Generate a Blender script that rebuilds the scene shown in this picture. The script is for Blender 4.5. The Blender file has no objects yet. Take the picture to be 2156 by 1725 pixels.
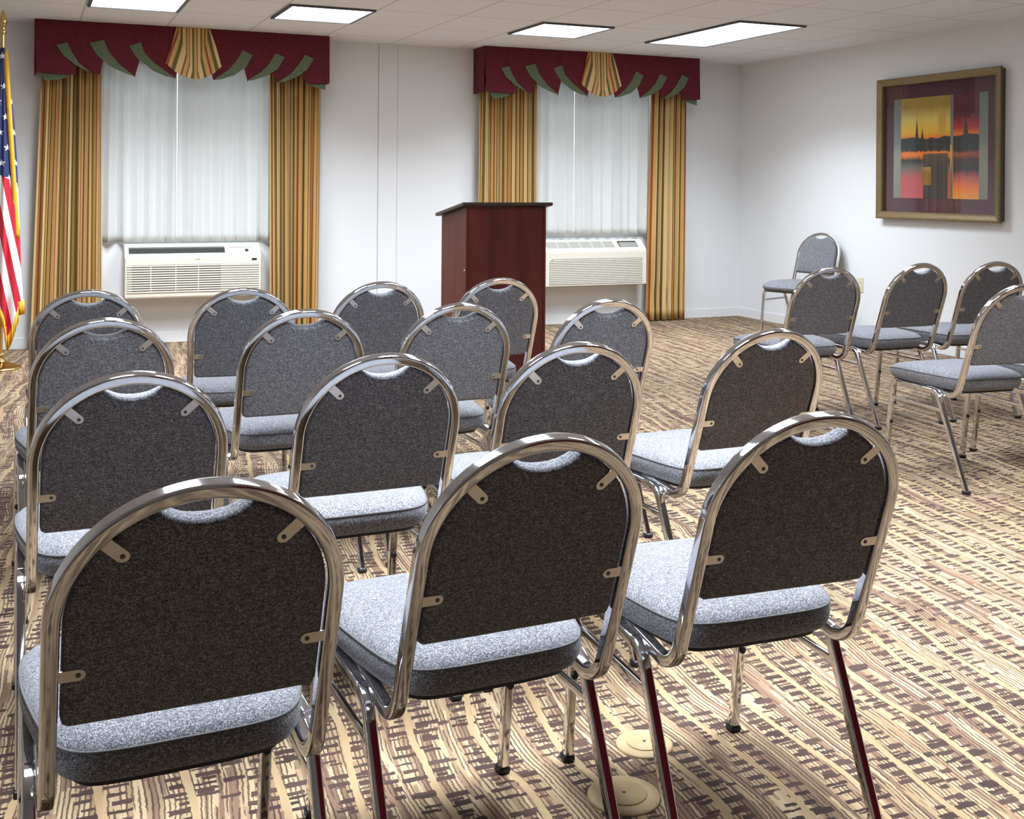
import bpy, bmesh, math, random
from mathutils import Vector, Matrix
PI = math.pi
random.seed(7)
sc = bpy.context.scene
col = sc.collection

# ------------------------------------------------------------------ camera
YAW, PITCH, ROLL, CAMH = 0.4061, 0.0004, 0.0077, 1.2905
cam = bpy.data.cameras.new('camera')
cam.sensor_fit = 'HORIZONTAL'; cam.sensor_width = 36.0
cam.lens = 2365.45 / 2156 * 36.0
cam.shift_y = -(862.5 - 391.43) / 2156
cam.clip_start = 0.05
camo = bpy.data.objects.new('camera', cam); col.objects.link(camo)
fw = Vector((math.cos(PITCH)*math.sin(YAW), math.cos(PITCH)*math.cos(YAW), -math.sin(PITCH)))
rt = Vector((math.cos(YAW), -math.sin(YAW), 0)); up = rt.cross(fw)
r2 = math.cos(ROLL)*rt + math.sin(ROLL)*up; u2 = -math.sin(ROLL)*rt + math.cos(ROLL)*up
camo.matrix_world = Matrix(((r2.x, u2.x, -fw.x, 0), (r2.y, u2.y, -fw.y, 0), (r2.z, u2.z, -fw.z, CAMH), (0, 0, 0, 1)))
sc.camera = camo

# ------------------------------------------------------------------ world, exposure
w = bpy.data.worlds.new('daylight'); sc.world = w; w.use_nodes = True
bg = w.node_tree.nodes['Background']; bg.inputs[0].default_value = (0.80, 0.92, 1.0, 1); bg.inputs[1].default_value = 1.2
sc.view_settings.view_transform = 'Standard'; sc.view_settings.look = 'None'
sc.view_settings.gamma = 1.0; sc.view_settings.use_curve_mapping = False
sc.view_settings.exposure = 0.54
GLOW = 4.5                        # glow of the ceiling diffusers
LAMPW = 51.0                      # watts per square metre-sized lamp behind each prismatic lens
LAMPC = (0.87, 0.965, 1.07)        # lamp colour

# room dimensions
WY, WX, H = 9.464, 6.560, 2.52    # window wall, right wall, ceiling height
LX, RY = -2.2, -2.8               # left wall, rear wall
GX, GY, TX, TY = 3.5198, 8.3433, 0.6337, 0.7051   # ceiling grid

# ------------------------------------------------------------------ node helpers
class NT:
    def __init__(s, name):
        s.m = bpy.data.materials.new(name); s.m.use_nodes = True
        s.t = s.m.node_tree; s.b = s.t.nodes['Principled BSDF']; s.out = s.t.nodes['Material Output']
    def n(s, typ, **kw):
        d = s.t.nodes.new(typ)
        for k, v in kw.items(): setattr(d, k, v)
        return d
    def lk(s, a, b): s.t.links.new(a, b)
    def put(s, sock, v):
        if isinstance(v, (int, float)): sock.default_value = v
        elif isinstance(v, (tuple, list)): sock.default_value = v if len(v) != 3 or sock.type == 'VECTOR' else (*v, 1)
        else: s.lk(v, sock)
    def m_(s, op, a, b=0.0, c=None):
        d = s.n('ShaderNodeMath', operation=op); s.put(d.inputs[0], a); s.put(d.inputs[1], b)
        if c is not None: s.put(d.inputs[2], c)
        return d.outputs[0]
    def add(s, a, b): return s.m_('ADD', a, b)
    def sub(s, a, b): return s.m_('SUBTRACT', a, b)
    def mul(s, a, b): return s.m_('MULTIPLY', a, b)
    def gt(s, a, b): return s.m_('GREATER_THAN', a, b)
    def lt(s, a, b): return s.m_('LESS_THAN', a, b)
    def fl(s, a): return s.m_('FLOOR', a)
    def fr(s, a): return s.m_('FRACT', a)
    def ab(s, a): return s.m_('ABSOLUTE', a)
    def sin(s, a): return s.m_('SINE', a)
    def co(s, which='Object'): return s.n('ShaderNodeTexCoord').outputs[which]
    def xyz(s, v):
        d = s.n('ShaderNodeSeparateXYZ'); s.lk(v, d.inputs[0]); return d.outputs
    def vec(s, x, y=0.0, z=0.0):
        d = s.n('ShaderNodeCombineXYZ'); s.put(d.inputs[0], x); s.put(d.inputs[1], y); s.put(d.inputs[2], z); return d.outputs[0]
    def noise(s, v, scale, detail=2.0, rough=0.5):
        d = s.n('ShaderNodeTexNoise'); s.lk(v, d.inputs['Vector']); d.inputs['Scale'].default_value = scale
        d.inputs['Detail'].default_value = detail; d.inputs['Roughness'].default_value = rough; return d.outputs['Fac']
    def white(s, x, y=0.0, z=0.0):
        d = s.n('ShaderNodeTexWhiteNoise', noise_dimensions='3D'); s.lk(s.vec(x, y, z), d.inputs['Vector']); return d.outputs['Value']
    def ramp(s, f, stops, interp='LINEAR'):
        d = s.n('ShaderNodeValToRGB'); s.lk(f, d.inputs[0]); cr = d.color_ramp; cr.interpolation = interp
        while len(cr.elements) < len(stops): cr.elements.new(0.5)
        for e, (p, c) in zip(cr.elements, stops): e.position = p; e.color = (*c, 1)
        return d.outputs[0]
    def mix(s, f, a, b):
        d = s.n('ShaderNodeMix', data_type='RGBA'); s.put(d.inputs[0], f); s.put(d.inputs[6], a); s.put(d.inputs[7], b); return d.outputs[2]
    def bump(s, h, strength, dist=0.002):
        d = s.n('ShaderNodeBump'); s.lk(h, d.inputs['Height']); d.inputs['Strength'].default_value = strength
        d.inputs['Distance'].default_value = dist; s.lk(d.outputs[0], s.b.inputs['Normal'])
    def set(s, **kw):
        for k, v in kw.items(): s.put(s.b.inputs[k.replace('_', ' ')], v)
        return s.m

def plain(name, c, rough=0.5, metal=0.0, var=0.06, scale=30.0):
    t = NT(name); f = t.noise(t.co(), scale, 3)
    lo = tuple(x*(1-var) for x in c); hi = tuple(min(1, x*(1+var)) for x in c)
    return t.set(Base_Color=t.ramp(f, [(0.3, lo), (0.7, hi)]), Roughness=rough, Metallic=metal)

# ------------------------------------------------------------------ materials
def mk_wall():
    t = NT('painted_wallcovering'); c = t.co()
    f = t.noise(c, 180, 4, 0.6); g = t.noise(c, 1.3, 2)
    col_ = t.mix(t.mul(g, 0.5), (0.79, 0.805, 0.815), (0.81, 0.825, 0.835))
    t.bump(f, 0.25, 0.002)
    return t.set(Base_Color=col_, Roughness=0.75)
M_WALL = mk_wall()
M_TRIM = plain('white_trim_paint', (0.82, 0.82, 0.82), 0.5, 0, 0.02)

def mk_ceiling():
    t = NT('ceiling_tiles'); c = t.co(); x, y, z = t.xyz(c)
    fx = t.ab(t.sub(t.fr(t.m_('DIVIDE', t.sub(x, GX), TX)), 0.5)); fy = t.ab(t.sub(t.fr(t.m_('DIVIDE', t.sub(y, GY), TY)), 0.5))
    line = t.m_('MAXIMUM', t.gt(fx, 0.5 - 0.010), t.gt(fy, 0.5 - 0.0085))
    pit = t.noise(c, 120, 5, 0.7); blot = t.noise(c, 2.0, 2)
    base = t.ramp(pit, [(0.35, (0.76, 0.77, 0.81)), (0.6, (0.87, 0.885, 0.94))])
    base = t.mix(t.mul(blot, 0.25), base, (0.83, 0.85, 0.86))
    t.bump(pit, 0.3, 0.003)
    return t.set(Base_Color=t.mix(t.mul(line, 0.55), base, (0.36, 0.33, 0.30)), Roughness=0.9)
M_CEIL = mk_ceiling()

def mk_carpet():
    t = NT('patterned_carpet'); c = t.co(); x, y, z = t.xyz(c)
    slow = t.sub(t.noise(c, 0.9, 1), 0.5); fine = t.sub(t.noise(c, 60, 2), 0.5)
    big = t.sub(t.noise(c, 3.2, 1), 0.5)
    X = t.add(t.add(t.sub(x, t.mul(y, 0.10)), t.mul(slow, 0.20)), t.add(t.mul(fine, 0.007), t.mul(big, 0.045)))
    Y = t.add(y, t.add(t.mul(fine, 0.013), t.mul(slow, 0.05)))
    W = 0.172
    q = t.m_('DIVIDE', X, W); cc = t.fl(q); fx = t.fr(q); rc = t.white(cc, 3.3)
    # base: thin strips of light tan, gold tan and rosy brown running along the room
    sid = t.fl(t.m_('DIVIDE', X, 0.0105)); seg = t.fl(t.add(t.mul(Y, 3.2), t.mul(t.white(sid, 1.7), 9.0))); rs = t.white(sid, seg, 2.2)
    zone = t.noise(t.vec(t.mul(X, 13), t.mul(Y, 0.8), 4.0), 1.0, 1)
    f = t.add(t.mul(rs, 0.55), t.mul(zone, 0.75))
    base = t.ramp(f, [(0.0, (0.175, 0.100, 0.062)), (0.42, (0.175, 0.100, 0.062)), (0.48, (0.235, 0.145, 0.086)), (0.58, (0.310, 0.206, 0.113)), (0.76, (0.440, 0.315, 0.185))])
    # brown weft dashes, in two bands beside each ribbon
    def dashes(seed, cx, wid, Hh, thr, thick):
        yr = t.add(t.m_('DIVIDE', Y, Hh), t.mul(t.white(cc, seed), 17.0)); rr = t.fl(yr); fy = t.fr(yr)
        r1 = t.white(cc, rr, seed); r2_ = t.white(cc, rr, seed + 5.5); r3 = t.white(cc, rr, seed + 9.1)
        ex = t.lt(t.ab(t.sub(fx, t.add(cx, t.mul(t.sub(r3, 0.5), 0.14)))), t.add(wid*0.55, t.mul(r2_, wid*0.75)))
        ey = t.lt(t.ab(t.sub(fy, 0.5)), t.add(thick, t.mul(r3, 0.18)))
        return t.mul(t.mul(ex, ey), t.gt(r1, thr))
    mx = lambda a_, b_: t.m_('MAXIMUM', a_, b_)
    d = mx(mx(dashes(1.0, 0.17, 0.17, 0.034, 0.22, 0.125), dashes(2.0, 0.22, 0.12, 0.020, 0.46, 0.13)),
           mx(dashes(3.0, 0.56, 0.15, 0.036, 0.25, 0.125), dashes(4.0, 0.54, 0.12, 0.022, 0.46, 0.13)))
    d = mx(d, dashes(6.0, 0.84, 0.10, 0.034, 0.86, 0.12))
    # fine dark warp lines, dense between the bands and broken inside them
    sl = t.sin(t.mul(X, 2*PI/0.0108)); brk = t.noise(t.vec(t.mul(x, 60), t.mul(y, 4.0), 0), 1.0, 2)
    lines = t.mul(t.gt(sl, 0.40), t.gt(brk, 0.44))
    patch = t.noise(t.vec(t.mul(X, 10), t.mul(Y, 1.0), 7), 1.0, 1)
    dark = mx(d, t.mul(t.mul(lines, t.gt(patch, 0.34)), 0.85))
    # meandering plain ribbon
    wav = t.mul(t.sin(t.add(t.mul(y, 2*PI/0.60), t.mul(rc, 6.28))), 0.055)
    rib = t.lt(t.ab(t.sub(fx, t.add(0.375, wav))), 0.050)
    dark = t.mul(dark, t.sub(1.0, rib))
    base = t.mix(t.mul(rib, 0.85), base, (0.375, 0.255, 0.130))
    darkc = t.mix(t.white(cc, t.fl(t.m_('DIVIDE', Y, 0.05)), 8.0), (0.030, 0.012, 0.009), (0.068, 0.034, 0.025))
    pile = t.noise(c, 480, 2)
    colr = t.mix(dark, base, darkc)
    colr = t.mix(t.mul(pile, 0.40), colr, t.mix(0.5, colr, (0.07, 0.045, 0.025)))
    t.bump(pile, 0.4, 0.003)
    return t.set(Base_Color=colr, Roughness=0.95)
M_CARPET = mk_carpet()

def mk_chrome():
    t = NT('polished_chrome'); f = t.noise(t.co(), 14, 3)
    return t.set(Base_Color=(0.68, 0.68, 0.70), Metallic=1.0, Roughness=t.add(0.045, t.mul(f, 0.05)))
M_CHROME = mk_chrome()
M_TAB = plain('brushed_steel_strip', (0.74, 0.70, 0.66), 0.32, 1.0, 0.05, 60)

def mk_fabric():
    t = NT('charcoal_tweed'); c = t.co(); x, y, z = t.xyz(c)
    n1 = t.noise(c, 430, 2, 0.7); n2 = t.noise(c, 1000, 2, 0.6); n3 = t.noise(t.vec(t.mul(x, 130), t.mul(y, 260), t.mul(z, 260)), 1.0, 2)
    f = t.add(t.mul(n1, 0.50), t.add(t.mul(n2, 0.32), t.mul(n3, 0.18)))
    colr = t.ramp(f, [(0.38, (0.018, 0.0175, 0.020)), (0.50, (0.118, 0.117, 0.131)), (0.61, (0.43, 0.425, 0.455))])
    t.bump(n1, 0.25, 0.001)
    t.set(Base_Color=colr, Roughness=0.9)
    t.b.inputs['Sheen Weight'].default_value = 0.12; t.b.inputs['Sheen Roughness'].default_value = 0.5
    return t.m
M_FABRIC = mk_fabric()
M_BLACK = plain('black_plastic', (0.012, 0.012, 0.013), 0.45, 0, 0.1)
M_PIPING = plain('charcoal_piping', (0.10, 0.097, 0.098), 0.85, 0, 0.3, 400)

def mk_drape():
    t = NT('striped_drape_fabric'); u = t.xyz(t.co('UV'))
    f = t.fr(t.m_('DIVIDE', u[0], 0.205))
    G = (0.62, 0.39, 0.125); T = (0.76, 0.55, 0.26); O = (0.13, 0.105, 0.03); R = (0.33, 0.055, 0.025); B = (0.22, 0.105, 0.035)
    colr = t.ramp(f, [(0, T), (0.10, O), (0.16, G), (0.25, R), (0.29, G), (0.36, O), (0.44, T), (0.56, B), (0.60, G), (0.68, R), (0.71, T), (0.79, O), (0.86, G), (0.96, B)], 'CONSTANT')
    n = t.noise(t.co(), 260, 2); colr = t.mix(t.mul(n, 0.3), colr, t.mix(0.5, colr, (0.25, 0.15, 0.05)))
    return t.set(Base_Color=colr, Roughness=0.75)
M_DRAPE = mk_drape()

def mk_sheer():
    t = NT('white_sheer'); n = t.noise(t.co(), 300, 2)
    d = t.n('ShaderNodeBsdfDiffuse'); d.inputs[0].default_value = (0.82, 0.805, 0.775, 1)
    tr = t.n('ShaderNodeBsdfTranslucent'); t.lk(t.ramp(n, [(0.3, (0.80, 0.84, 0.85)), (0.7, (0.90, 0.93, 0.94))]), tr.inputs[0])
    mx = t.n('ShaderNodeMixShader'); mx.inputs[0].default_value = 0.38
    t.lk(d.outputs[0], mx.inputs[1]); t.lk(tr.outputs[0], mx.inputs[2]); t.lk(mx.outputs[0], t.out.inputs[0])
    return t.m
M_SHEER = mk_sheer()
M_BURG = plain('burgundy_velvet', (0.115, 0.006, 0.015), 0.85, 0, 0.25, 40)
M_SAGE = plain('sage_green_lining', (0.115, 0.155, 0.085), 0.8, 0, 0.12, 60)

def mk_wood():
    t = NT('mahogany_laminate'); c = t.co(); x, y, z = t.xyz(c)
    g = t.noise(t.vec(t.mul(x, 14), t.mul(y, 14), t.mul(z, 1.4)), 1.0, 5, 0.6)
    return t.set(Base_Color=t.ramp(g, [(0.3, (0.060, 0.011, 0.008)), (0.6, (0.105, 0.020, 0.014)), (0.8, (0.14, 0.030, 0.020))]), Roughness=0.42, Specular_IOR_Level=0.3)
M_WOOD = mk_wood()
M_DARKEDGE = plain('dark_wood_edge', (0.045, 0.028, 0.026), 0.4, 0, 0.1)
M_AC = plain('cream_plastic', (0.72, 0.68, 0.58), 0.45, 0, 0.03)
M_ACGREY = plain('grey_plastic', (0.30, 0.30, 0.27), 0.5, 0, 0.06)
M_ACDARK = plain('dark_cavity', (0.02, 0.02, 0.018), 0.7, 0, 0.1)
M_BRASS = plain('polished_brass', (0.72, 0.50, 0.20), 0.22, 1.0, 0.06)
M_GOLDFR = plain('gold_fringe', (0.75, 0.38, 0.02), 0.7, 0, 0.25, 160)
M_IVORY = plain('ivory_plastic', (0.72, 0.66, 0.48), 0.4, 0, 0.03)
def mk_frame():
    t = NT('antiqued_gold_frame'); f = t.noise(t.co(), 160, 5, 0.7)
    return t.set(Base_Color=t.ramp(f, [(0.35, (0.13, 0.09, 0.04)), (0.6, (0.30, 0.21, 0.10))]), Roughness=0.45, Metallic=0.35)
M_FRAME = mk_frame()
M_FRAMESIDE = plain('dark_frame_side', (0.10, 0.085, 0.05), 0.5, 0.2, 0.2, 120)
M_MAT = plain('plum_mat_board', (0.075, 0.018, 0.030), 0.7, 0, 0.1)
M_REDREFLECT = plain('added_burgundy_reflector', (0.30, 0.010, 0.030), 0.7, 0, 0.15, 8)  # made-up red, seen only as a reflection in the chair legs
M_WINFR = plain('white_window_frame', (0.8, 0.8, 0.8), 0.4, 0, 0.02)
M_COVER = plain('tan_outlet_cover', (0.42, 0.29, 0.145), 0.5, 0, 0.12, 18)
def mk_glass():
    t = NT('clear_glass'); g = t.n('ShaderNodeBsdfGlossy'); g.inputs[1].default_value = 0.02
    tr = t.n('ShaderNodeBsdfTransparent'); fr_ = t.n('ShaderNodeLayerWeight'); fc = t.add(0.035, t.mul(t.m_('POWER', fr_.outputs['Facing'], 4.0), 0.6))
    mx = t.n('ShaderNodeMixShader'); t.lk(fc, mx.inputs[0]); t.lk(tr.outputs[0], mx.inputs[1]); t.lk(g.outputs[0], mx.inputs[2]); t.lk(mx.outputs[0], t.out.inputs[0])
    return t.m
M_GLASS = mk_glass()
def mk_diffuser():
    t = NT('lit_prismatic_diffuser'); c = t.co(); x, y, z = t.xyz(c)
    cell = t.white(t.fl(t.mul(x, 5.0)), t.fl(t.mul(y, 5.0)))
    gx = t.ab(t.sub(t.fr(t.mul(x, 5.0)), 0.5)); gy = t.ab(t.sub(t.fr(t.mul(y, 5.0)), 0.5))
    ln = t.m_('MAXIMUM', t.gt(gx, 0.47), t.gt(gy, 0.46))
    st = t.mul(t.sub(1.0, t.mul(ln, 0.45)), t.add(0.75, t.mul(cell, 0.5)))
    return t.set(Base_Color=(0.9, 0.9, 0.9), Emission_Color=(0.87, 0.96, 1.07), Emission_Strength=t.mul(st, GLOW))
M_DIFF = mk_diffuser()

# ------------------------------------------------------------------ object helpers
def obj(name, bm, m, parent=None, smooth=False, wn=False):
    bmesh.ops.recalc_face_normals(bm, faces=bm.faces)
    me = bpy.data.meshes.new(name)
    if smooth:
        for f in bm.faces: f.smooth = True
    bm.to_mesh(me); bm.free()
    for mm in (m if isinstance(m, (list, tuple)) else [m]): me.materials.append(mm)
    o = bpy.data.objects.new(name, me); col.objects.link(o)
    if wn:
        md = o.modifiers.new('weighted', 'WEIGHTED_NORMAL'); md.keep_sharp = True
    if parent: o.parent = parent
    return o
def tag(o, label=None, cat=None, group=None, kind=None):
    if label: o['label'] = label
    if cat: o['category'] = cat
    if group: o['group'] = group
    if kind: o['kind'] = kind
    return o
def empty(name, loc, rz=0.0):
    o = bpy.data.objects.new(name, None); col.objects.link(o); o.location = loc; o.rotation_euler = (0, 0, rz)
    o.empty_display_size = 0.1
    return o
def copy_tree(o, parent=None):
    c = o.copy(); col.objects.link(c)
    if parent: c.parent = parent
    for ch in list(o.children): copy_tree(ch, c)
    return c
def NB(): return bmesh.new()
def box(bm, x0, x1, y0, y1, z0, z1, mi=0):
    v = [bm.verts.new((x, y, z)) for x in (x0, x1) for y in (y0, y1) for z in (z0, z1)]
    fs = [bm.faces.new([v[i] for i in q]) for q in ((0, 1, 3, 2), (4, 6, 7, 5), (0, 4, 5, 1), (2, 3, 7, 6), (0, 2, 6, 4), (1, 5, 7, 3))]
    for f in fs: f.material_index = mi
    return fs
def bbox(name, dims, m, parent=None, bev=0.004, seg=2):
    bm = NB(); box(bm, *dims)
    if bev: bmesh.ops.bevel(bm, geom=list(bm.edges), offset=bev, segments=seg, affect='EDGES', profile=0.5)
    return obj(name, bm, m, parent, smooth=bev > 0, wn=bev > 0)
def sweep(bm, pts, nrm, wa, wb, rc=0.004, seg=3, closed=False, caps=True):
    """rectangular tube (wa along nrm, wb across) with rounded corners along a planar path"""
    pts = [Vector(p) for p in pts]; nrm = Vector(nrm).normalized()
    prof = []
    for cx, cy, a0 in ((1, 1, 0), (-1, 1, 90), (-1, -1, 180), (1, -1, 270)):
        for k in range(seg + 1):
            a = math.radians(a0 + 90*k/seg)
            prof.append((cx*(wa/2 - rc) + rc*math.cos(a), cy*(wb/2 - rc) + rc*math.sin(a)))
    n = len(pts); rings = []
    for i, p in enumerate(pts):
        a = pts[i-1] if (i > 0 or closed) else p; b = pts[(i+1) % n] if (i < n-1 or closed) else p
        tg = (b - a).normalized(); bi = nrm.cross(tg).normalized()
        rings.append([bm.verts.new(p + nrm*q[0] + bi*q[1]) for q in prof])
    m = len(prof)
    for i in range(n if closed else n-1):
        A, B = rings[i], rings[(i+1) % n]
        for j in range(m): bm.faces.new((A[j], A[(j+1) % m], B[(j+1) % m], B[j]))
    if caps and not closed:
        bm.faces.new(rings[0]); bm.faces.new(rings[-1])
def fillet(pts, r, seg=8):
    """round the inner corners of a polyline"""
    pts = [Vector(p) for p in pts]; out = [pts[0]]
    for i in range(1, len(pts)-1):
        a, b, c = pts[i-1], pts[i], pts[i+1]
        u = (a-b).normalized(); v = (c-b).normalized(); ang = u.angle(v)
        t = r/math.tan(ang/2); bis = (u+v).normalized(); cen = b + bis*(r/math.sin(ang/2))
        s = b + u*t; e = b + v*t; ds = s-cen; de = e-cen; tot = ds.angle(de); ax = ds.cross(de).normalized()
        for k in range(seg+1): out.append(cen + Matrix.Rotation(tot*k/seg, 3, ax) @ ds)
    out.append(pts[-1]); return out
def lathe(bm, prof, seg=32, cx=0, cy=0):
    rings = []
    for r, z in prof:
        rings.append([bm.verts.new((cx + r*math.cos(2*PI*k/seg), cy + r*math.sin(2*PI*k/seg), z)) for k in range(seg)])
    for A, B in zip(rings, rings[1:]):
        for j in range(seg): bm.faces.new((A[j], A[(j+1) % seg], B[(j+1) % seg], B[j]))
    bm.faces.new(rings[0]); bm.faces.new(rings[-1])
def crom(P, n=6, closed=True):
    out = []; N = len(P)
    for i in range(N if closed else N-1):
        p0, p1, p2, p3 = [Vector(P[(i+k) % N] if closed else P[min(max(i+k, 0), N-1)]) for k in (-1, 0, 1, 2)]
        for k in range(n):
            t = k/n
            out.append(0.5*((2*p1) + (p2-p0)*t + (2*p0-5*p1+4*p2-p3)*t*t + (3*p1-p0-3*p2+p3)*t**3))
    if not closed: out.append(Vector(P[-1]))
    return out
def offs(P, d):
    """inset a closed 2D outline (counter-clockwise) by d"""
    N = len(P); out = []
    for i in range(N):
        a, b = P[i-1], P[(i+1) % N]; t = (b-a)
        if t.length < 1e-9: out.append(P[i].copy()); continue
        t.normalize(); out.append(P[i] + Vector((-t.y, t.x))*d)
    return out
def ringstack(bm, rings, cap0=True, cap1=True):
    R = [[bm.verts.new(p) for p in r] for r in rings]; m = len(R[0])
    for A, B in zip(R, R[1:]):
        for j in range(m): bm.faces.new((A[j], A[(j+1) % m], B[(j+1) % m], B[j]))
    if cap0: bm.faces.new(R[0])
    if cap1: bm.faces.new(R[-1])
    return R

# ================================================================== THE SETTING
def struct(name, bm, m): return tag(obj(name, bm, m), kind='structure')
bm = NB(); box(bm, LX, WX, RY, WY, -0.06, 0.0); struct('floor', bm, M_CARPET)
bm = NB(); box(bm, LX, WX, RY, WY, H, H+0.06); struct('ceiling', bm, M_CEIL)
bm = NB(); box(bm, WX, WX+0.12, RY, WY, 0, H); struct('wall_right', bm, M_WALL)
bm = NB(); box(bm, LX-0.12, LX, RY, WY, 0, H); struct('wall_left', bm, M_WALL)
bm = NB(); box(bm, LX, 1.7, RY-0.12, RY, 0, H); box(bm, 1.7, WX, RY-0.12, RY, 0, H, 1)  # burgundy right section added out of view so the chrome legs reflect red
struct('wall_rear', bm, [M_WALL, M_REDREFLECT])
WIN = [(0.50, 1.90), (4.24, 5.54)]; WZ0, WZ1 = 0.80, 2.30
bm = NB(); T = 0.16
xs = [LX] + [v for p in WIN for v in p] + [WX]
for i in range(0, len(xs), 2): box(bm, xs[i], xs[i+1], WY, WY+T, 0, H)
for a, b in WIN: box(bm, a, b, WY, WY+T, 0, WZ0); box(bm, a, b, WY, WY+T, WZ1, H)
struct('wall_back', bm, M_WALL)
for i, (a, b) in enumerate(WIN):
    bm = NB(); f = 0.05; y0, y1 = WY+0.06, WY+0.12
    box(bm, a, b, y0, y1, WZ0, WZ0+f); box(bm, a, b, y0, y1, WZ1-f, WZ1); box(bm, a, a+f, y0, y1, WZ0+f, WZ1-f); box(bm, b-f, b, y0, y1, WZ0+f, WZ1-f)
    mid = (a+b)/2; box(bm, mid-0.03, mid+0.03, y0, y1, WZ0+f, WZ1-f)
    wo = struct('window_%d' % (i+1), bm, M_WINFR)
    bm = NB(); box(bm, a+f, b-f, WY+0.088, WY+0.092, WZ0+f, WZ1-f); obj('pane', bm, M_GLASS, wo)
# baseboards
def basebd(name, x0, x1, y0, y1):
    bm = NB(); box(bm, x0, x1, y0, y1, 0, 0.088)
    for v in bm.verts:
        pass
    bmesh.ops.bevel(bm, geom=[e for e in bm.edges if all(v.co.z > 0.08 for v in e.verts)], offset=0.005, segments=2, affect='EDGES')
    struct(name, bm, M_TRIM)
basebd('baseboard_back', LX, WX, WY-0.012, WY)
basebd('baseboard_right', WX-0.012, WX, RY, WY-0.012)
# flat joint cover strip on the window wall
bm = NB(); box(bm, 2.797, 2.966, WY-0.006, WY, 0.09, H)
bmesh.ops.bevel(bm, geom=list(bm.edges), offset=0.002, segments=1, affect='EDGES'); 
for xx in (2.7935, 2.966): box(bm, xx, xx+0.0035, WY-0.0022, WY, 0.09, H, 1)  # thin grey lines: seam shade put into colour along both strip edges
struct('trim_1', bm, [M_WALL, plain('grey_seam_shade', (0.36, 0.36, 0.35), 0.8)])
# corner bead
bm = NB(); box(bm, WX-0.012, WX, WY-0.012, WY, 0.09, H); struct('trim_2', bm, M_WALL)

# ================================================================== CEILING LIGHTS
def ceiling_light(i, j0, j1, label, k=1.28, spread=128):
    x0, x1 = GX+i*TX+0.012, GX+(i+1)*TX-0.012; y0, y1 = GY+j0*TY+0.012, GY+j1*TY-0.012
    t = empty('ceiling_light', ((x0+x1)/2, (y0+y1)/2, H)); tag(t, label, 'ceiling light', 'recessed ceiling lights')
    hx, hy = (x1-x0)/2, (y1-y0)/2; f = 0.022
    bm = NB()
    box(bm, -hx, hx, -hy, -hy+f, -0.014, -0.0005); box(bm, -hx, hx, hy-f, hy, -0.014, -0.0005)
    box(bm, -hx, -hx+f, -hy+f, hy-f, -0.014, -0.0005); box(bm, hx-f, hx, -hy+f, hy-f, -0.014, -0.0005)
    obj('frame', bm, M_FRAMELIGHT, t)
    bm = NB(); box(bm, -hx+f, hx-f, -hy+f, hy-f, -0.009, -0.0005); obj('diffuser', bm, M_DIFF, t)
    l = bpy.data.lights.new('lamp', 'AREA'); l.shape = 'RECTANGLE'; l.size = 2*(hx-f); l.size_y = 2*(hy-f); l.energy = LAMPW*k*l.size*l.size_y; l.color = LAMPC; l.spread = math.radians(spread)
    lo = bpy.data.objects.new('lamp', l); col.objects.link(lo); lo.parent = t; lo.location = (0, 0, -0.012)
M_FRAMELIGHT = plain('dark_light_frame', (0.10, 0.10, 0.105), 0.5, 0.3, 0.05)
ceiling_light(-5, -2, 0, 'lit ceiling panel cut by the top edge, above the left window valance')
ceiling_light(-3, -1, 0, 'square lit ceiling panel right of the left window valance')
ceiling_light(0, -1, 0, 'square lit ceiling panel above the right window valance')
ceiling_light(2, -2, 0, 'long lit ceiling panel nearest the right wall', 0.95)
for i, a, b, k in ((-5, -6, -4, 0.45), (-2, -6, -4, 0.45), (1, -6, -4, 0.45), (-6, -9, -7.5, 0.95), (-4, -9, -7.5, 1.12), (-2, -9, -7.5, 1.12), (0, -9, -7.5, 0.95)):
    ceiling_light(i, a, b, 'lit ceiling panel out of view above the chairs', k, 108)

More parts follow.
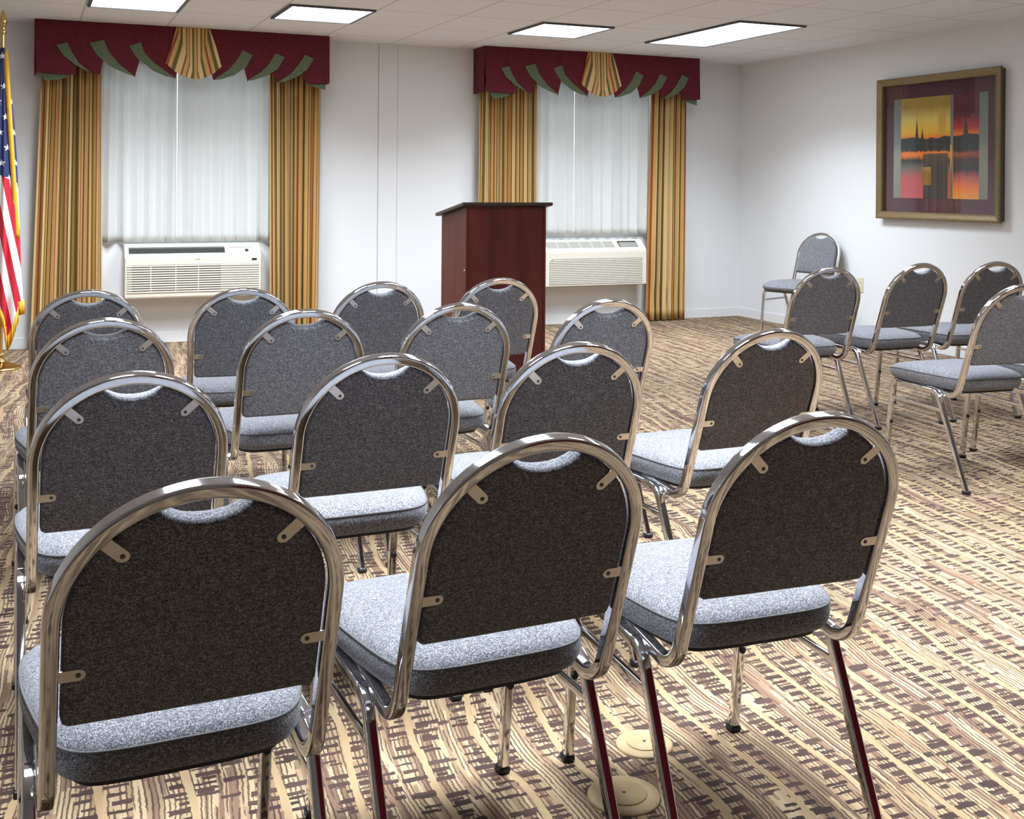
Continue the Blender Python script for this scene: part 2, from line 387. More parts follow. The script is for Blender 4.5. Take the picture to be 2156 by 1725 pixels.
# ================================================================== WINDOW DRESSING
def cloth(name, m, parent, xa0, xa1, xb0, xb1, z0, z1, yc, amp, folds, seed, thick=0.004, nz=24, cloth_w=None, hem=0.0, gather=0.0):
    """hanging cloth: x range (xa0..xa1) at top, (xb0..xb1) at the bottom, wavy folds, solid thickness, UV.x in metres of cloth"""
    rnd = random.Random(seed); nx = folds*14
    ph = [rnd.uniform(0.75, 1.25) for _ in range(folds+2)]; cum = [0]
    for p in ph[:folds]: cum.append(cum[-1]+p)
    tot = cum[-1]; am = [rnd.uniform(0.6, 1.15) for _ in range(folds+1)]; dr = [rnd.uniform(-1, 1) for _ in range(folds+1)]
    bm = NB(); uvl = bm.loops.layers.uv.new('UVMap')
    grid = []
    W = cloth_w or (xa1-xa0)*1.9
    for side in (0, 1):
        g = []
        for iz in range(nz+1):
            tz = iz/nz; z = z1 + (z0-z1)*tz; row = []
            for ix in range(nx+1):
                u = ix/nx; s = u*tot; k = 0
                while k < folds-1 and s > cum[k+1]: k += 1
                lo = (s-cum[k])/ph[k]
                wv = math.sin(2*PI*lo)
                x = (xa0+(xa1-xa0)*u)*(1-tz) + (xb0+(xb1-xb0)*u)*tz + 0.012*dr[k]*tz*math.sin(PI*lo) + 0.30*amp*math.sin(4*PI*lo)*0.5
                a = amp*am[k]*(0.8+0.2*tz)
                if gather: a *= 1 - gather*math.exp(-((z-0.25)/0.10)**2)
                y = yc + a*wv + (thick if side else 0)
                row.append((bm.verts.new((x, y, z)), u*W, z))
            g.append(row)
        grid.append(g)
    def quad(a, b, c, d):
        try: f = bm.faces.new((a[0], b[0], c[0], d[0]))
        except ValueError: return
        f.smooth = True
        for l, q in zip(f.loops, (a, b, c, d)): l[uvl].uv = (q[1], q[2])
    for s, g in enumerate(grid):
        for i in range(nz):
            for j in range(nx): quad(g[i][j], g[i][j+1], g[i+1][j+1], g[i+1][j])
    A, B = grid
    for j in range(nx): quad(A[0][j], B[0][j], B[0][j+1], A[0][j+1]); quad(A[nz][j], A[nz][j+1], B[nz][j+1], B[nz][j])
    for i in range(nz): quad(A[i][0], A[i+1][0], B[i+1][0], B[i][0]); quad(A[i][nx], B[i][nx], B[i+1][nx], A[i+1][nx])
    return obj(name, bm, m, parent)

def drape(label, xa0, xa1, xb0, xb1, folds, seed, gather=0.0):
    o = cloth('striped_drape', M_DRAPE, None, xa0, xa1, xb0, xb1, 0.012, 2.28, WY-0.120, 0.054, folds, seed, gather=gather)
    tag(o, label, 'curtain', 'striped drapes')
drape('gold striped floor-length drape, leftmost, beside the flag', 0.085, 0.52, 0.015, 0.535, 6, 1)
drape('gold striped drape between left window and the strip of bare wall', 1.825, 2.255, 1.845, 2.245, 6, 2)
drape('gold striped drape behind the lectern', 3.70, 4.26, 3.69, 4.265, 6, 3)
drape('gold striped drape nearest the right corner, beside the right air conditioner', 5.47, 5.85, 5.415, 5.85, 6, 4, gather=0.3)
def sheer(label, x0, x1, z0, folds, seed):
    o = cloth('sheer_curtain', M_SHEER, None, x0, x1, x0, x1, z0, 2.28, WY-0.040, 0.028, folds, seed, thick=0.0015)
    tag(o, label, 'curtain', 'white sheer curtains')
sheer('white sheer curtain, left half of the left window', 0.52, 1.096, 0.815, 6, 11)
sheer('white sheer curtain, right half of the left window', 1.102, 1.86, 0.815, 7, 12)
sheer('white sheer curtain, left half of the right window, partly behind lectern', 4.26, 4.679, 0.835, 5, 13)
sheer('white sheer curtain, right half of the right window', 4.685, 5.48, 0.835, 8, 14)

def flatpiece(name, pts, m, parent, y, th, bow=0.0, striped=False, smooth_pts=0):
    """cut cloth piece in the valance plane (x,z), thickness th towards the wall; bow pushes its lower part into the room"""
    P = [Vector(p) for p in pts]
    if smooth_pts: P = crom(P, smooth_pts)
    bm = NB(); uvl = bm.loops.layers.uv.new('UVMap')
    zt = max(p.y for p in P); zb = min(p.y for p in P)
    def yy(p): return y - bow*((zt-p.y)/(zt-zb+1e-6))**2
    fr_ = [bm.verts.new((p.x, yy(p), p.y)) for p in P]; bk = [bm.verts.new((p.x, yy(p)+th, p.y)) for p in P]
    n = len(P)
    faces = [bm.faces.new(fr_), bm.faces.new(bk)] + [bm.faces.new((fr_[i], fr_[(i+1) % n], bk[(i+1) % n], bk[i])) for i in range(n)]
    xm = sum(p.x for p in P)/n
    for f in faces:
        for l in f.loops:
            c = l.vert.co
            k = 1.0
            if striped: k = 0.255/(0.255 + 0.172*min(1.0, (zt-c.z)/0.30))   # stripes fan out downwards
            l[uvl].uv = ((c.x-xm)*k + 1.0, c.z)
    bmesh.ops.triangulate(bm, faces=faces[:2])
    return obj(name, bm, m, parent)

VAL = dict(
 G=[[(0.185, 2.328), (0.262, 2.35), (0.289, 2.286), (0.341, 2.201), (0.424, 2.130), (0.402, 2.135), (0.319, 2.181), (0.23, 2.251)],
    [(0.42, 2.357), (0.521, 2.384), (0.559, 2.293), (0.636, 2.2), (0.752, 2.110), (0.683, 2.132), (0.575, 2.177), (0.468, 2.269)],
    [(0.707, 2.349), (0.792, 2.382), (0.821, 2.299), (0.899, 2.221), (1.05, 2.112), (0.979, 2.124), (0.884, 2.163), (0.759, 2.263)],
    [(1.574, 2.364), (1.653, 2.326), (1.603, 2.231), (1.512, 2.159), (1.397, 2.118), (1.352, 2.112), (1.462, 2.199), (1.528, 2.278)],
    [(1.838, 2.353), (1.912, 2.323), (1.856, 2.226), (1.763, 2.162), (1.654, 2.123), (1.609, 2.118), (1.721, 2.194), (1.788, 2.265)],
    [(2.079, 2.354), (2.155, 2.323), (2.098, 2.229), (2.011, 2.165), (1.9, 2.120), (1.857, 2.116), (1.96, 2.188), (2.028, 2.269)],
    [(0.077, 2.122), (0.29, 2.122), (0.261, 2.086), (0.202, 2.067), (0.107, 2.054)],
    [(2.093, 2.125), (2.26, 2.141), (2.251, 2.071), (2.195, 2.083), (2.142, 2.098)]],
 P=[[(0.031, 2.517), (0.243, 2.517), (0.262, 2.35), (0.25, 2.275), (0.297, 2.199), (0.322, 2.172), (0.317, 2.107), (0.172, 2.11), (0.044, 2.114)],
    [(0.243, 2.517), (0.482, 2.517), (0.521, 2.384), (0.483, 2.289), (0.517, 2.226), (0.492, 2.114), (0.424, 2.13), (0.341, 2.201), (0.289, 2.286), (0.262, 2.35)],
    [(0.482, 2.517), (0.757, 2.517), (0.792, 2.382), (0.759, 2.304), (0.782, 2.236), (0.748, 2.108), (0.636, 2.2), (0.559, 2.293), (0.521, 2.384)],
    [(0.757, 2.517), (1.063, 2.517), (1.03, 2.35), (0.988, 2.225), (1.065, 2.163), (1.05, 2.106), (0.899, 2.221), (0.821, 2.299), (0.792, 2.382)],
    [(1.305, 2.517), (1.584, 2.517), (1.574, 2.364), (1.528, 2.278), (1.462, 2.199), (1.345, 2.108), (1.332, 2.151), (1.39, 2.221), (1.353, 2.353)],
    [(1.584, 2.517), (1.846, 2.517), (1.838, 2.353), (1.788, 2.265), (1.721, 2.194), (1.612, 2.112), (1.587, 2.222), (1.603, 2.231), (1.653, 2.326), (1.574, 2.364)],
    [(1.846, 2.517), (2.087, 2.517), (2.079, 2.354), (2.028, 2.269), (1.96, 2.188), (1.857, 2.112), (1.819, 2.19), (1.856, 2.226), (1.912, 2.323), (1.838, 2.353)],
    [(2.087, 2.517), (2.289, 2.517), (2.286, 2.125), (2.107, 2.114), (2.055, 2.18), (2.098, 2.229), (2.155, 2.323), (2.079, 2.354)]],
 C=[(1.058, 2.517), (1.313, 2.517), (1.363, 2.378), (1.405, 2.221), (1.348, 2.165), (1.275, 2.123), (1.202, 2.11), (1.122, 2.125), (1.05, 2.163), (0.978, 2.225), (1.017, 2.35)])
VY = WY-0.28
def valance(label, x0, scale):
    t = empty('swagged_valance', (x0, VY, 0)); tag(t, label, 'valance', 'burgundy window valances')
    S = lambda pts: [((p[0]-0.031)*scale, p[1]) for p in pts]
    w_ = 2.258*scale
    bm = NB(); box(bm, 0, w_, 0.012, 0.026, 2.31, 2.517); box(bm, 0, 0.014, 0.026, 0.276, 2.115, 2.517); box(bm, w_-0.014, w_, 0.026, 0.276, 2.125, 2.517); box(bm, 0.014, w_-0.014, 0.026, 0.276, 2.495, 2.517)
    obj('valance_board', bm, M_BURG, t)
    for k, p in enumerate(VAL['P']): flatpiece('swag', S(p), M_BURG, t, 0.0 - 0.004*(k if k < 4 else 7-k)*0.8, 0.008, bow=0.02)
    for k, p in enumerate(VAL['G']): flatpiece('green_lining', S(p), M_SAGE, t, -0.017 if k < 6 else 0.004, 0.007, bow=0.020)
    flatpiece('striped_center', S(VAL['C']), M_DRAPE, t, -0.022, 0.010, bow=0.02, striped=True)
valance('burgundy swagged valance with green lining over the left window', 0.031, 1.0)
valance('burgundy swagged valance with green lining over the right window', 3.680, 0.982)

# ================================================================== AIR CONDITIONERS
def profile_body(bm, prof, x0, x1):
    a = [bm.verts.new((x0, y, z)) for y, z in prof]; b = [bm.verts.new((x1, y, z)) for y, z in prof]; n = len(prof)
    bm.faces.new(a); bm.faces.new(b)
    for i in range(n): bm.faces.new((a[i], a[(i+1) % n], b[(i+1) % n], b[i]))
def quad_on(bm, x0, x1, p0, p1, lift, th):
    """thin slab on the plane running from p0 to p1 (y,z) between x0 and x1"""
    d = Vector((p1[0]-p0[0], p1[1]-p0[1])).normalized(); n = Vector((-d.y, d.x))
    if n.x > 0: n = -n
    vs = []
    for l in (lift, lift-th):
        for x, p in ((x0, p0), (x1, p0), (x1, p1), (x0, p1)):
            vs.append(bm.verts.new((x, p[0]+n.x*l, p[1]+n.y*l)))
    for q in ((0, 1, 2, 3), (7, 6, 5, 4), (0, 4, 5, 1), (1, 5, 6, 2), (2, 6, 7, 3), (3, 7, 4, 0)): bm.faces.new([vs[i] for i in q])

def air_con_left():
    x0, x1, zb = 0.690, 1.755, 0.372; yf = WY-0.205
    t = empty('air_conditioner', ((x0+x1)/2, WY, zb)); tag(t, 'cream wall air conditioner with dark outlet slot under the left window', 'air conditioner', 'through-wall air conditioners')
    X0, X1 = x0-(x0+x1)/2, x1-(x0+x1)/2; F = yf-WY; Hh = 0.80-zb
    prof = [(-0.014, 0), (F+0.012, 0), (F, 0.012), (F, 0.325), (F+0.012, 0.338), (F+0.085, Hh-0.008), (F+0.10, Hh), (-0.014, Hh)]
    bm = NB(); profile_body(bm, prof, X0, X1)
    bmesh.ops.bevel(bm, geom=list(bm.edges), offset=0.006, segments=2, affect='EDGES'); obj('casing', bm, M_AC, t, True, True)
    p0, p1 = (F+0.012, 0.338), (F+0.085, Hh-0.008)
    L = lambda a: (p0[0]+(p1[0]-p0[0])*a, p0[1]+(p1[1]-p0[1])*a)
    bm = NB(); quad_on(bm, X0+0.035, X0+0.775, L(0.22), L(0.80), 0.0012, 0.004); obj('air_outlet', bm, M_ACDARK, t)
    bm = NB()
    for k in range(3):
        quad_on(bm, X0+0.038, X0+0.772, L(0.66+0.05*k), L(0.675+0.05*k), 0.0032, 0.003)
    obj('outlet_vane', bm, M_ACGREY, t)
    bm = NB(); quad_on(bm, X0+0.82, X0+1.035, L(0.05), L(0.62), 0.002, 0.003); cp = obj('control_panel', bm, M_AC, t)
    bm = NB(); quad_on(bm, X0+0.815, X0+1.0, L(0.66), L(0.72), 0.002, 0.003); obj('lid_gap', bm, M_ACGREY, t)
    bm = NB()
    for a in (0.95,): quad_on(bm, X0+a-0.013, X0+a+0.013, L(0.28), L(0.50), 0.0065, 0.005)
    obj('knob', bm, M_BLACK, cp)
    bm = NB(); quad_on(bm, X0+0.985, X0+1.025, (F, 0.292), (F, 0.309), 0.0012, 0.004)
    obj('sensor_window', bm, M_BLACK, t)
    bm = NB()
    for k in range(4): quad_on(bm, X0+0.535+0.0105*k, X0+0.543+0.0105*k, (F, 0.304), (F, 0.310+0.002*(k % 2)), 0.0012, 0.003)
    obj('logo_mark', bm, M_ACGREY, t)
    # louvred grille: cream slats over a dark recess, lighter blank section at right
    bm = NB(); box(bm, X0+0.055, X0+0.74, F-0.0015, F+0.004, 0.048, 0.268); box(bm, X0+0.02, X0+0.055, F-0.0012, F+0.004, 0.048, 0.268, 1); box(bm, X0+0.74, X1-0.025, F-0.0012, F+0.004, 0.048, 0.268, 1)
    gr = obj('grille', bm, [M_ACDARK, M_ACGREY], t)
    bm = NB(); n = 12
    for k in range(n):
        z = 0.050+k*0.0186; box(bm, X0+0.018, X1-0.022, F-0.006, F-0.001, z, z+0.0110)
    for xx in (0.385, 0.195, 0.56): box(bm, X0+xx, X0+xx+0.006, F-0.004, F-0.001, 0.05, 0.262)
    obj('slats', bm, M_AC, gr)
def air_con_right():
    x0, x1, zb = 4.315, 5.378, 0.364; yf = WY-0.205
    t = empty('air_conditioner', ((x0+x1)/2, WY, zb)); tag(t, 'cream wall air conditioner with segmented top grille under the right window, right of lectern', 'air conditioner', 'through-wall air conditioners')
    X0, X1 = x0-(x0+x1)/2, x1-(x0+x1)/2; F = yf-WY; Hh = 0.785-zb
    prof = [(-0.014, 0), (F, 0), (F, 0.315), (F+0.004, 0.333), (F+0.014, 0.345), (F+0.105, Hh-0.008), (F+0.125, Hh), (-0.014, Hh)]
    bm = NB(); profile_body(bm, prof, X0, X1)
    bmesh.ops.bevel(bm, geom=list(bm.edges), offset=0.008, segments=3, affect='EDGES'); obj('casing', bm, M_AC, t, True, True)
    p0, p1 = (F+0.014, 0.345), (F+0.105, Hh-0.008); L = lambda a: (p0[0]+(p1[0]-p0[0])*a, p0[1]+(p1[1]-p0[1])*a)
    bm = NB(); quad_on(bm, X0+0.03, X0+0.735, L(0.12), L(0.90), 0.0012, 0.004); g = obj('top_grille', bm, M_ACGREY, t)
    bm = NB()
    for k in range(1, 6): quad_on(bm, X0+0.03+k*0.1175-0.003, X0+0.03+k*0.1175+0.003, L(0.12), L(0.90), 0.003, 0.003)
    for k in range(9): quad_on(bm, X0+0.03, X0+0.735, L(0.16+0.085*k), L(0.175+0.085*k), 0.0022, 0.002)
    obj('divider', bm, M_AC, g)
    bm = NB(); quad_on(bm, X0+0.785, X0+0.985, L(0.16), L(0.92), 0.0012, 0.004); c = obj('control_recess', bm, M_ACDARK, t)
    bm = NB(); quad_on(bm, X0+0.795, X0+0.978, L(0.18), L(0.74), 0.0028, 0.003); obj('control_panel', bm, M_ACGREY, c)
    bm = NB()
    P = [(X0+0.045, 0.022), (X1-0.05, 0.022), (X1-0.05, 0.240), (X1-0.062, 0.256), (X0+0.075, 0.256), (X0+0.045, 0.232)]
    a = [bm.verts.new((x, F-0.0015, z)) for x, z in P]; b = [bm.verts.new((x, F+0.004, z)) for x, z in P]; bm.faces.new(a); bm.faces.new(b)
    for i in range(6): bm.faces.new((a[i], a[(i+1) % 6], b[(i+1) % 6], b[i]))
    gr = obj('grille', bm, M_ACGREY, t)
    bm = NB()
    for k in range(14):
        z = 0.026+k*0.0163; e = 0.03 if k == 13 else 0.0
        box(bm, X0+0.048+e, X1-0.053-e*0.5, F-0.0055, F-0.001, z, z+0.0095)
    obj('slats', bm, M_AC, gr)
air_con_left(); air_con_right()

# ================================================================== LECTERN
def lectern():
    x0, y0, w_, d_ = 2.61, 6.82, 0.572, 0.47; zt, zb = 1.150, 1.078
    t = empty('lectern', (x0+w_/2, y0+d_/2, 0)); tag(t, 'dark mahogany lectern with slanted top in front of the right window', 'lectern')
    a, b = w_/2, d_/2
    def slab(name, x0, x1, ys, m, z0=0.0):
        bm = NB(); prof = []
        zz = lambda y: zt + (zb-zt)*(y+b)/d_
        (ya, yb) = ys
        v = [bm.verts.new(p) for p in ((x0, ya, z0), (x1, ya, z0), (x1, yb, z0), (x0, yb, z0), (x0, ya, zz(ya)), (x1, ya, zz(ya)), (x1, yb, zz(yb)), (x0, yb, zz(yb)))]
        for q in ((0, 3, 2, 1), (4, 5, 6, 7), (0, 1, 5, 4), (1, 2, 6, 5), (2, 3, 7, 6), (3, 0, 4, 7)): bm.faces.new([v[i] for i in q])
        bmesh.ops.bevel(bm, geom=list(bm.edges), offset=0.002, segments=1, affect='EDGES')
        return obj(name, bm, m, t)
    slab('front_panel', -a+0.019, a-0.019, (-b, -b+0.018), M_WOOD)
    slab('side_panel', -a, -a+0.018, (-b-0.003, b), M_WOOD); slab('side_panel', a-0.018, a, (-b-0.003, b), M_WOOD)
    bm = NB(); box(bm, -a+0.019, a-0.019, -b+0.019, b-0.02, 0.06, 0.078); obj('shelf', bm, M_WOOD, t)
    bm = NB(); box(bm, -a+0.019, a-0.019, -b+0.019, b-0.02, 0.62, 0.638); obj('shelf', bm, M_WOOD, t)
    bm = NB(); o = 0.035; sl = (zb-zt)/d_
    v = []
    for zz in (0.002, 0.024):
        for x, y in ((-a-o, -b-o), (a+o, -b-o), (a+o, b+o), (-a-o, b+o)): v.append(bm.verts.new((x, y, zt+sl*(y+b)+zz)))
    for q in ((3, 2, 1, 0), (4, 5, 6, 7), (0, 1, 5, 4), (1, 2, 6, 5), (2, 3, 7, 6), (3, 0, 4, 7)): bm.faces.new([v[i] for i in q])
    bmesh.ops.bevel(bm, geom=list(bm.edges), offset=0.003, segments=2, affect='EDGES')
    obj('top_board', bm, M_DARKEDGE, t, True, True)
    bm = NB(); lathe(bm, [(0.006, 0), (0.006, 0.003)], 12)
    bmesh.ops.rotate(bm, verts=bm.verts, matrix=Matrix.Rotation(-PI/2, 3, 'Y')); bmesh.ops.translate(bm, verts=bm.verts, vec=(-a, -b+0.02, 0.735))
    obj('screw_cap', bm, M_TRIM, t)
lectern()

# ================================================================== PAINTING
def painting():
    y0, y1, z0, z1 = 6.112, 7.418, 1.040, 2.190; cy, cz = (y0+y1)/2, (z0+z1)/2
    t = empty('framed_painting', (WX, cy, cz)); tag(t, 'large framed abstract sunset painting hanging on the right wall', 'painting')
    hy, hz = (y1-y0)/2, (z1-z0)/2; fwid = 0.060
    # bevelled moulding, mitred: profile (inset, depth)
    bm = NB(); prof = [(0.014, -0.002), (0.014, -0.034), (0.003, -0.040), (0.0, -0.062), (0.008, -0.070), (0.020, -0.069), (0.046, -0.060), (0.055, -0.058), (fwid, -0.050), (fwid, -0.002)]
    rings = []
    for i, d in prof:
        rings.append([bm.verts.new((d, sy*(hy-i), sz*(hz-i))) for sy, sz in ((-1, -1), (1, -1), (1, 1), (-1, 1))])
    for k, (A, B) in enumerate(zip(rings, rings[1:])):
        for j in range(4):
            f = bm.faces.new((A[j], A[(j+1) % 4], B[(j+1) % 4], B[j])); f.material_index = 1 if k < 3 else 0
    obj('frame', bm, [M_FRAME, M_FRAMESIDE], t)
    bm = NB(); ii = fwid-0.004; box(bm, -0.016, -0.006, -(hy-ii), hy-ii, -(hz-ii), hz-ii); obj('mat_board', bm, M_MAT, t)
    # artwork: u runs left->right as seen (from +y to -y), v bottom->top
    def ramp_mat(name, stops, mottle=0.25):
        q = NT(name); uv = q.xyz(q.co('UV')); n = q.noise(q.co(), 28, 4, 0.7); n2 = q.noise(q.vec(q.mul(uv[0], 40), q.mul(uv[1], 2.5), 0), 1.0, 2)
        f = q.add(uv[1], q.mul(q.sub(q.add(q.mul(n, 0.5), q.mul(n2, 0.5)), 0.5), mottle*0.35))
        return q.set(Base_Color=q.ramp(f, stops), Roughness=0.6)
    Y = (0.80, 0.48, 0.02); PY = (0.72, 0.55, 0.13); OL = (0.36, 0.24, 0.03); OR = (0.82, 0.20, 0.02); DK = (0.022, 0.026, 0.030); PK = (0.48, 0.09, 0.09); RD = (0.45, 0.012, 0.02); WN = (0.10, 0.008, 0.02); GY_ = (0.16, 0.14, 0.11)
    mats = [ramp_mat('sunset_yellow', [(0.0, PK), (0.20, PK), (0.30, GY_), (0.38, DK), (0.425, OR), (0.455, OR), (0.47, DK), (0.575, DK), (0.595, OR), (0.66, Y), (0.78, PY), (0.90, OL), (1.0, OL)]),
            ramp_mat('sunset_red', [(0.0, (0.75, 0.30, 0.03)), (0.10, OR), (0.20, PK), (0.28, DK), (0.38, (0.06, 0.03, 0.03)), (0.43, (0.40, 0.08, 0.03)), (0.46, DK), (0.58, DK), (0.615, OR), (0.68, RD), (0.80, WN), (1.0, WN)]),
            ramp_mat('tarnished_silver', [(0.0, (0.19, 0.20, 0.16)), (0.45, (0.30, 0.30, 0.23)), (0.55, (0.20, 0.23, 0.20)), (1.0, (0.15, 0.18, 0.16))]),
            plain('dark_spire', (0.045, 0.028, 0.015), 0.7, 0, 0.2), ramp_mat('gold_leaf', [(0.25, (0.25, 0.12, 0.02)), (0.40, (0.62, 0.36, 0.08)), (0.62, (0.62, 0.40, 0.05)), (1.0, (0.5, 0.33, 0.04))], 1.2),
            ramp_mat('dark_reflection', [(0.0, (0.025, 0.028, 0.03)), (0.30, (0.03, 0.03, 0.03)), (0.44, (0.10, 0.06, 0.035)), (0.465, DK), (1.0, DK)])]
    ay, az = hy-0.158, hz-0.172   # half size of the picture
    bm = NB(); uvl = bm.loops.layers.uv.new('UVMap')
    def poly(pts, mi, lift):
        f = bm.faces.new([bm.verts.new((-0.018-lift, ay-2*ay*u, -az+2*az*v)) for u, v in pts]); f.material_index = mi
        for l, (u, v) in zip(f.loops, pts): l[uvl].uv = (u, v)
    R4 = lambda a, b, c, d: [(a, c), (b, c), (b, d), (a, d)]
    poly(R4(0, 1, 0, 1), 2, 0.0)
    poly(R4(0.085, 0.625, 0, 1), 0, 0.0006); poly(R4(0.655, 0.915, 0, 1), 1, 0.0006)
    poly(R4(0.34, 0.60, 0.0, 0.44), 5, 0.0012)
    poly([(0.245, 0.58), (0.285, 0.58), (0.272, 0.70), (0.264, 0.80), (0.256, 0.70)], 3, 0.0012); poly([(0.305, 0.57), (0.345, 0.57), (0.332, 0.64), (0.325, 0.70), (0.318, 0.64)], 3, 0.0012)
    poly([(0.75, 0.57), (0.815, 0.57), (0.795, 0.70), (0.782, 0.82), (0.769, 0.70)], 3, 0.0012)
    poly([(0.085, 0.48), (0.625, 0.47), (0.625, 0.60), (0.56, 0.61), (0.50, 0.585), (0.42, 0.60), (0.38, 0.58), (0.22, 0.61), (0.15, 0.60), (0.085, 0.60)], 5, 0.0016)
    poly([(0.655, 0.48), (0.915, 0.48), (0.915, 0.61), (0.80, 0.62), (0.70, 0.60), (0.655, 0.60)], 5, 0.0016)
    poly(R4(0.50, 0.575, 0.62, 0.88), 4, 0.0018); poly(R4(0.325, 0.425, 0.13, 0.31), 4, 0.0018); poly(R4(0.625, 0.645, 0.0, 0.52), 4, 0.0018)
    obj('artwork', bm, mats, t)
    bm = NB(); box(bm, -0.030, -0.027, -(hy-ii), hy-ii, -(hz-ii), hz-ii); obj('glass', bm, M_GLASS, t)
painting()

# ================================================================== OUTLETS
def wall_outlet():
    t = empty('wall_outlet', (WX, 7.672, 0.46)); tag(t, 'ivory electrical outlet on the right wall behind the chairs', 'outlet')
    bm = NB(); box(bm, -0.006, 0.0, -0.038, 0.038, -0.064, 0.064); bmesh.ops.bevel(bm, geom=list(bm.edges), offset=0.002, segments=2, affect='EDGES'); obj('cover_plate', bm, M_IVORY, t, True, True)
    for s in (-1, 1):
        bm = NB(); box(bm, -0.0085, -0.005, -0.017, 0.017, s*0.021-0.014, s*0.021+0.014); so = obj('socket', bm, M_IVORY, t)
        bm = NB()
        for k in (-1, 1): box(bm, -0.0092, -0.008, k*0.007-0.0012, k*0.007+0.0012, s*0.021-0.002, s*0.021+0.008)
        obj('slot', bm, M_BLACK, so)
wall_outlet()
def floor_cover(x, y, r, label):
    t = empty('floor_outlet_cover', (x, y, 0)); tag(t, label, 'floor outlet', 'round floor outlet covers')
    bm = NB(); lathe(bm, [(r, 0.0), (r, 0.002), (r-0.004, 0.005), (r-0.02, 0.006), (0.001, 0.006)], 40); obj('cover_ring', bm, M_COVER, t, True)
    bm = NB(); lathe(bm, [(r*0.62, 0.006), (r*0.62, 0.0075), (r*0.60, 0.0085), (0.001, 0.0085)], 36); l = obj('lid', bm, M_COVER, t, True)
    bm = NB(); lathe(bm, [(0.004, 0.0085), (0.004, 0.0092)], 10); obj('screw', bm, M_BLACK, l)
floor_cover(1.315, 2.26, 0.066, 'round tan floor outlet cover under the right front chair, the farther one')
floor_cover(1.165, 2.085, 0.078, 'round tan floor outlet cover under the right front chair, cut by bottom edge')

# ================================================================== FLAG
def mk_flag():
    t = NT('flag_cloth'); c = t.co(); x, y, z = t.xyz(c)
    s = t.add(x, t.mul(z, 0.20)); st = t.gt(t.fr(t.m_('DIVIDE', s, 0.088)), 0.5)
    stripes = t.mix(st, (0.52, 0.012, 0.03), (0.80, 0.78, 0.76))
    # five-pointed stars on a staggered grid
    zz = t.m_('DIVIDE', z, 0.105); r = t.fl(zz); xx = t.add(t.m_('DIVIDE', t.add(x, t.mul(z, 0.06)), 0.085), t.mul(t.fr(t.mul(r, 0.5)), 1.0))
    px = t.mul(t.sub(t.fr(xx), 0.5), 0.085); pz = t.mul(t.sub(t.fr(zz), 0.5), 0.105)
    rad = t.m_('SQRT', t.add(t.mul(px, px), t.mul(pz, pz))); ang = t.m_('ARCTAN2', px, pz)
    k = t.m_('PINGPONG', t.add(ang, 10*PI), PI/5)
    lim = t.m_('DIVIDE', 0.0265*math.sin(math.radians(18)), t.sin(t.add(t.mul(k, 1.0), math.radians(18))))
    star = t.lt(rad, lim)
    canton = t.mix(star, (0.018, 0.030, 0.12), (0.82, 0.82, 0.84))
    isc = t.gt(t.add(z, t.mul(x, 0.5)), 1.33)
    return t.set(Base_Color=t.mix(isc, stripes, canton), Roughness=0.55)
M_FLAG = mk_flag()
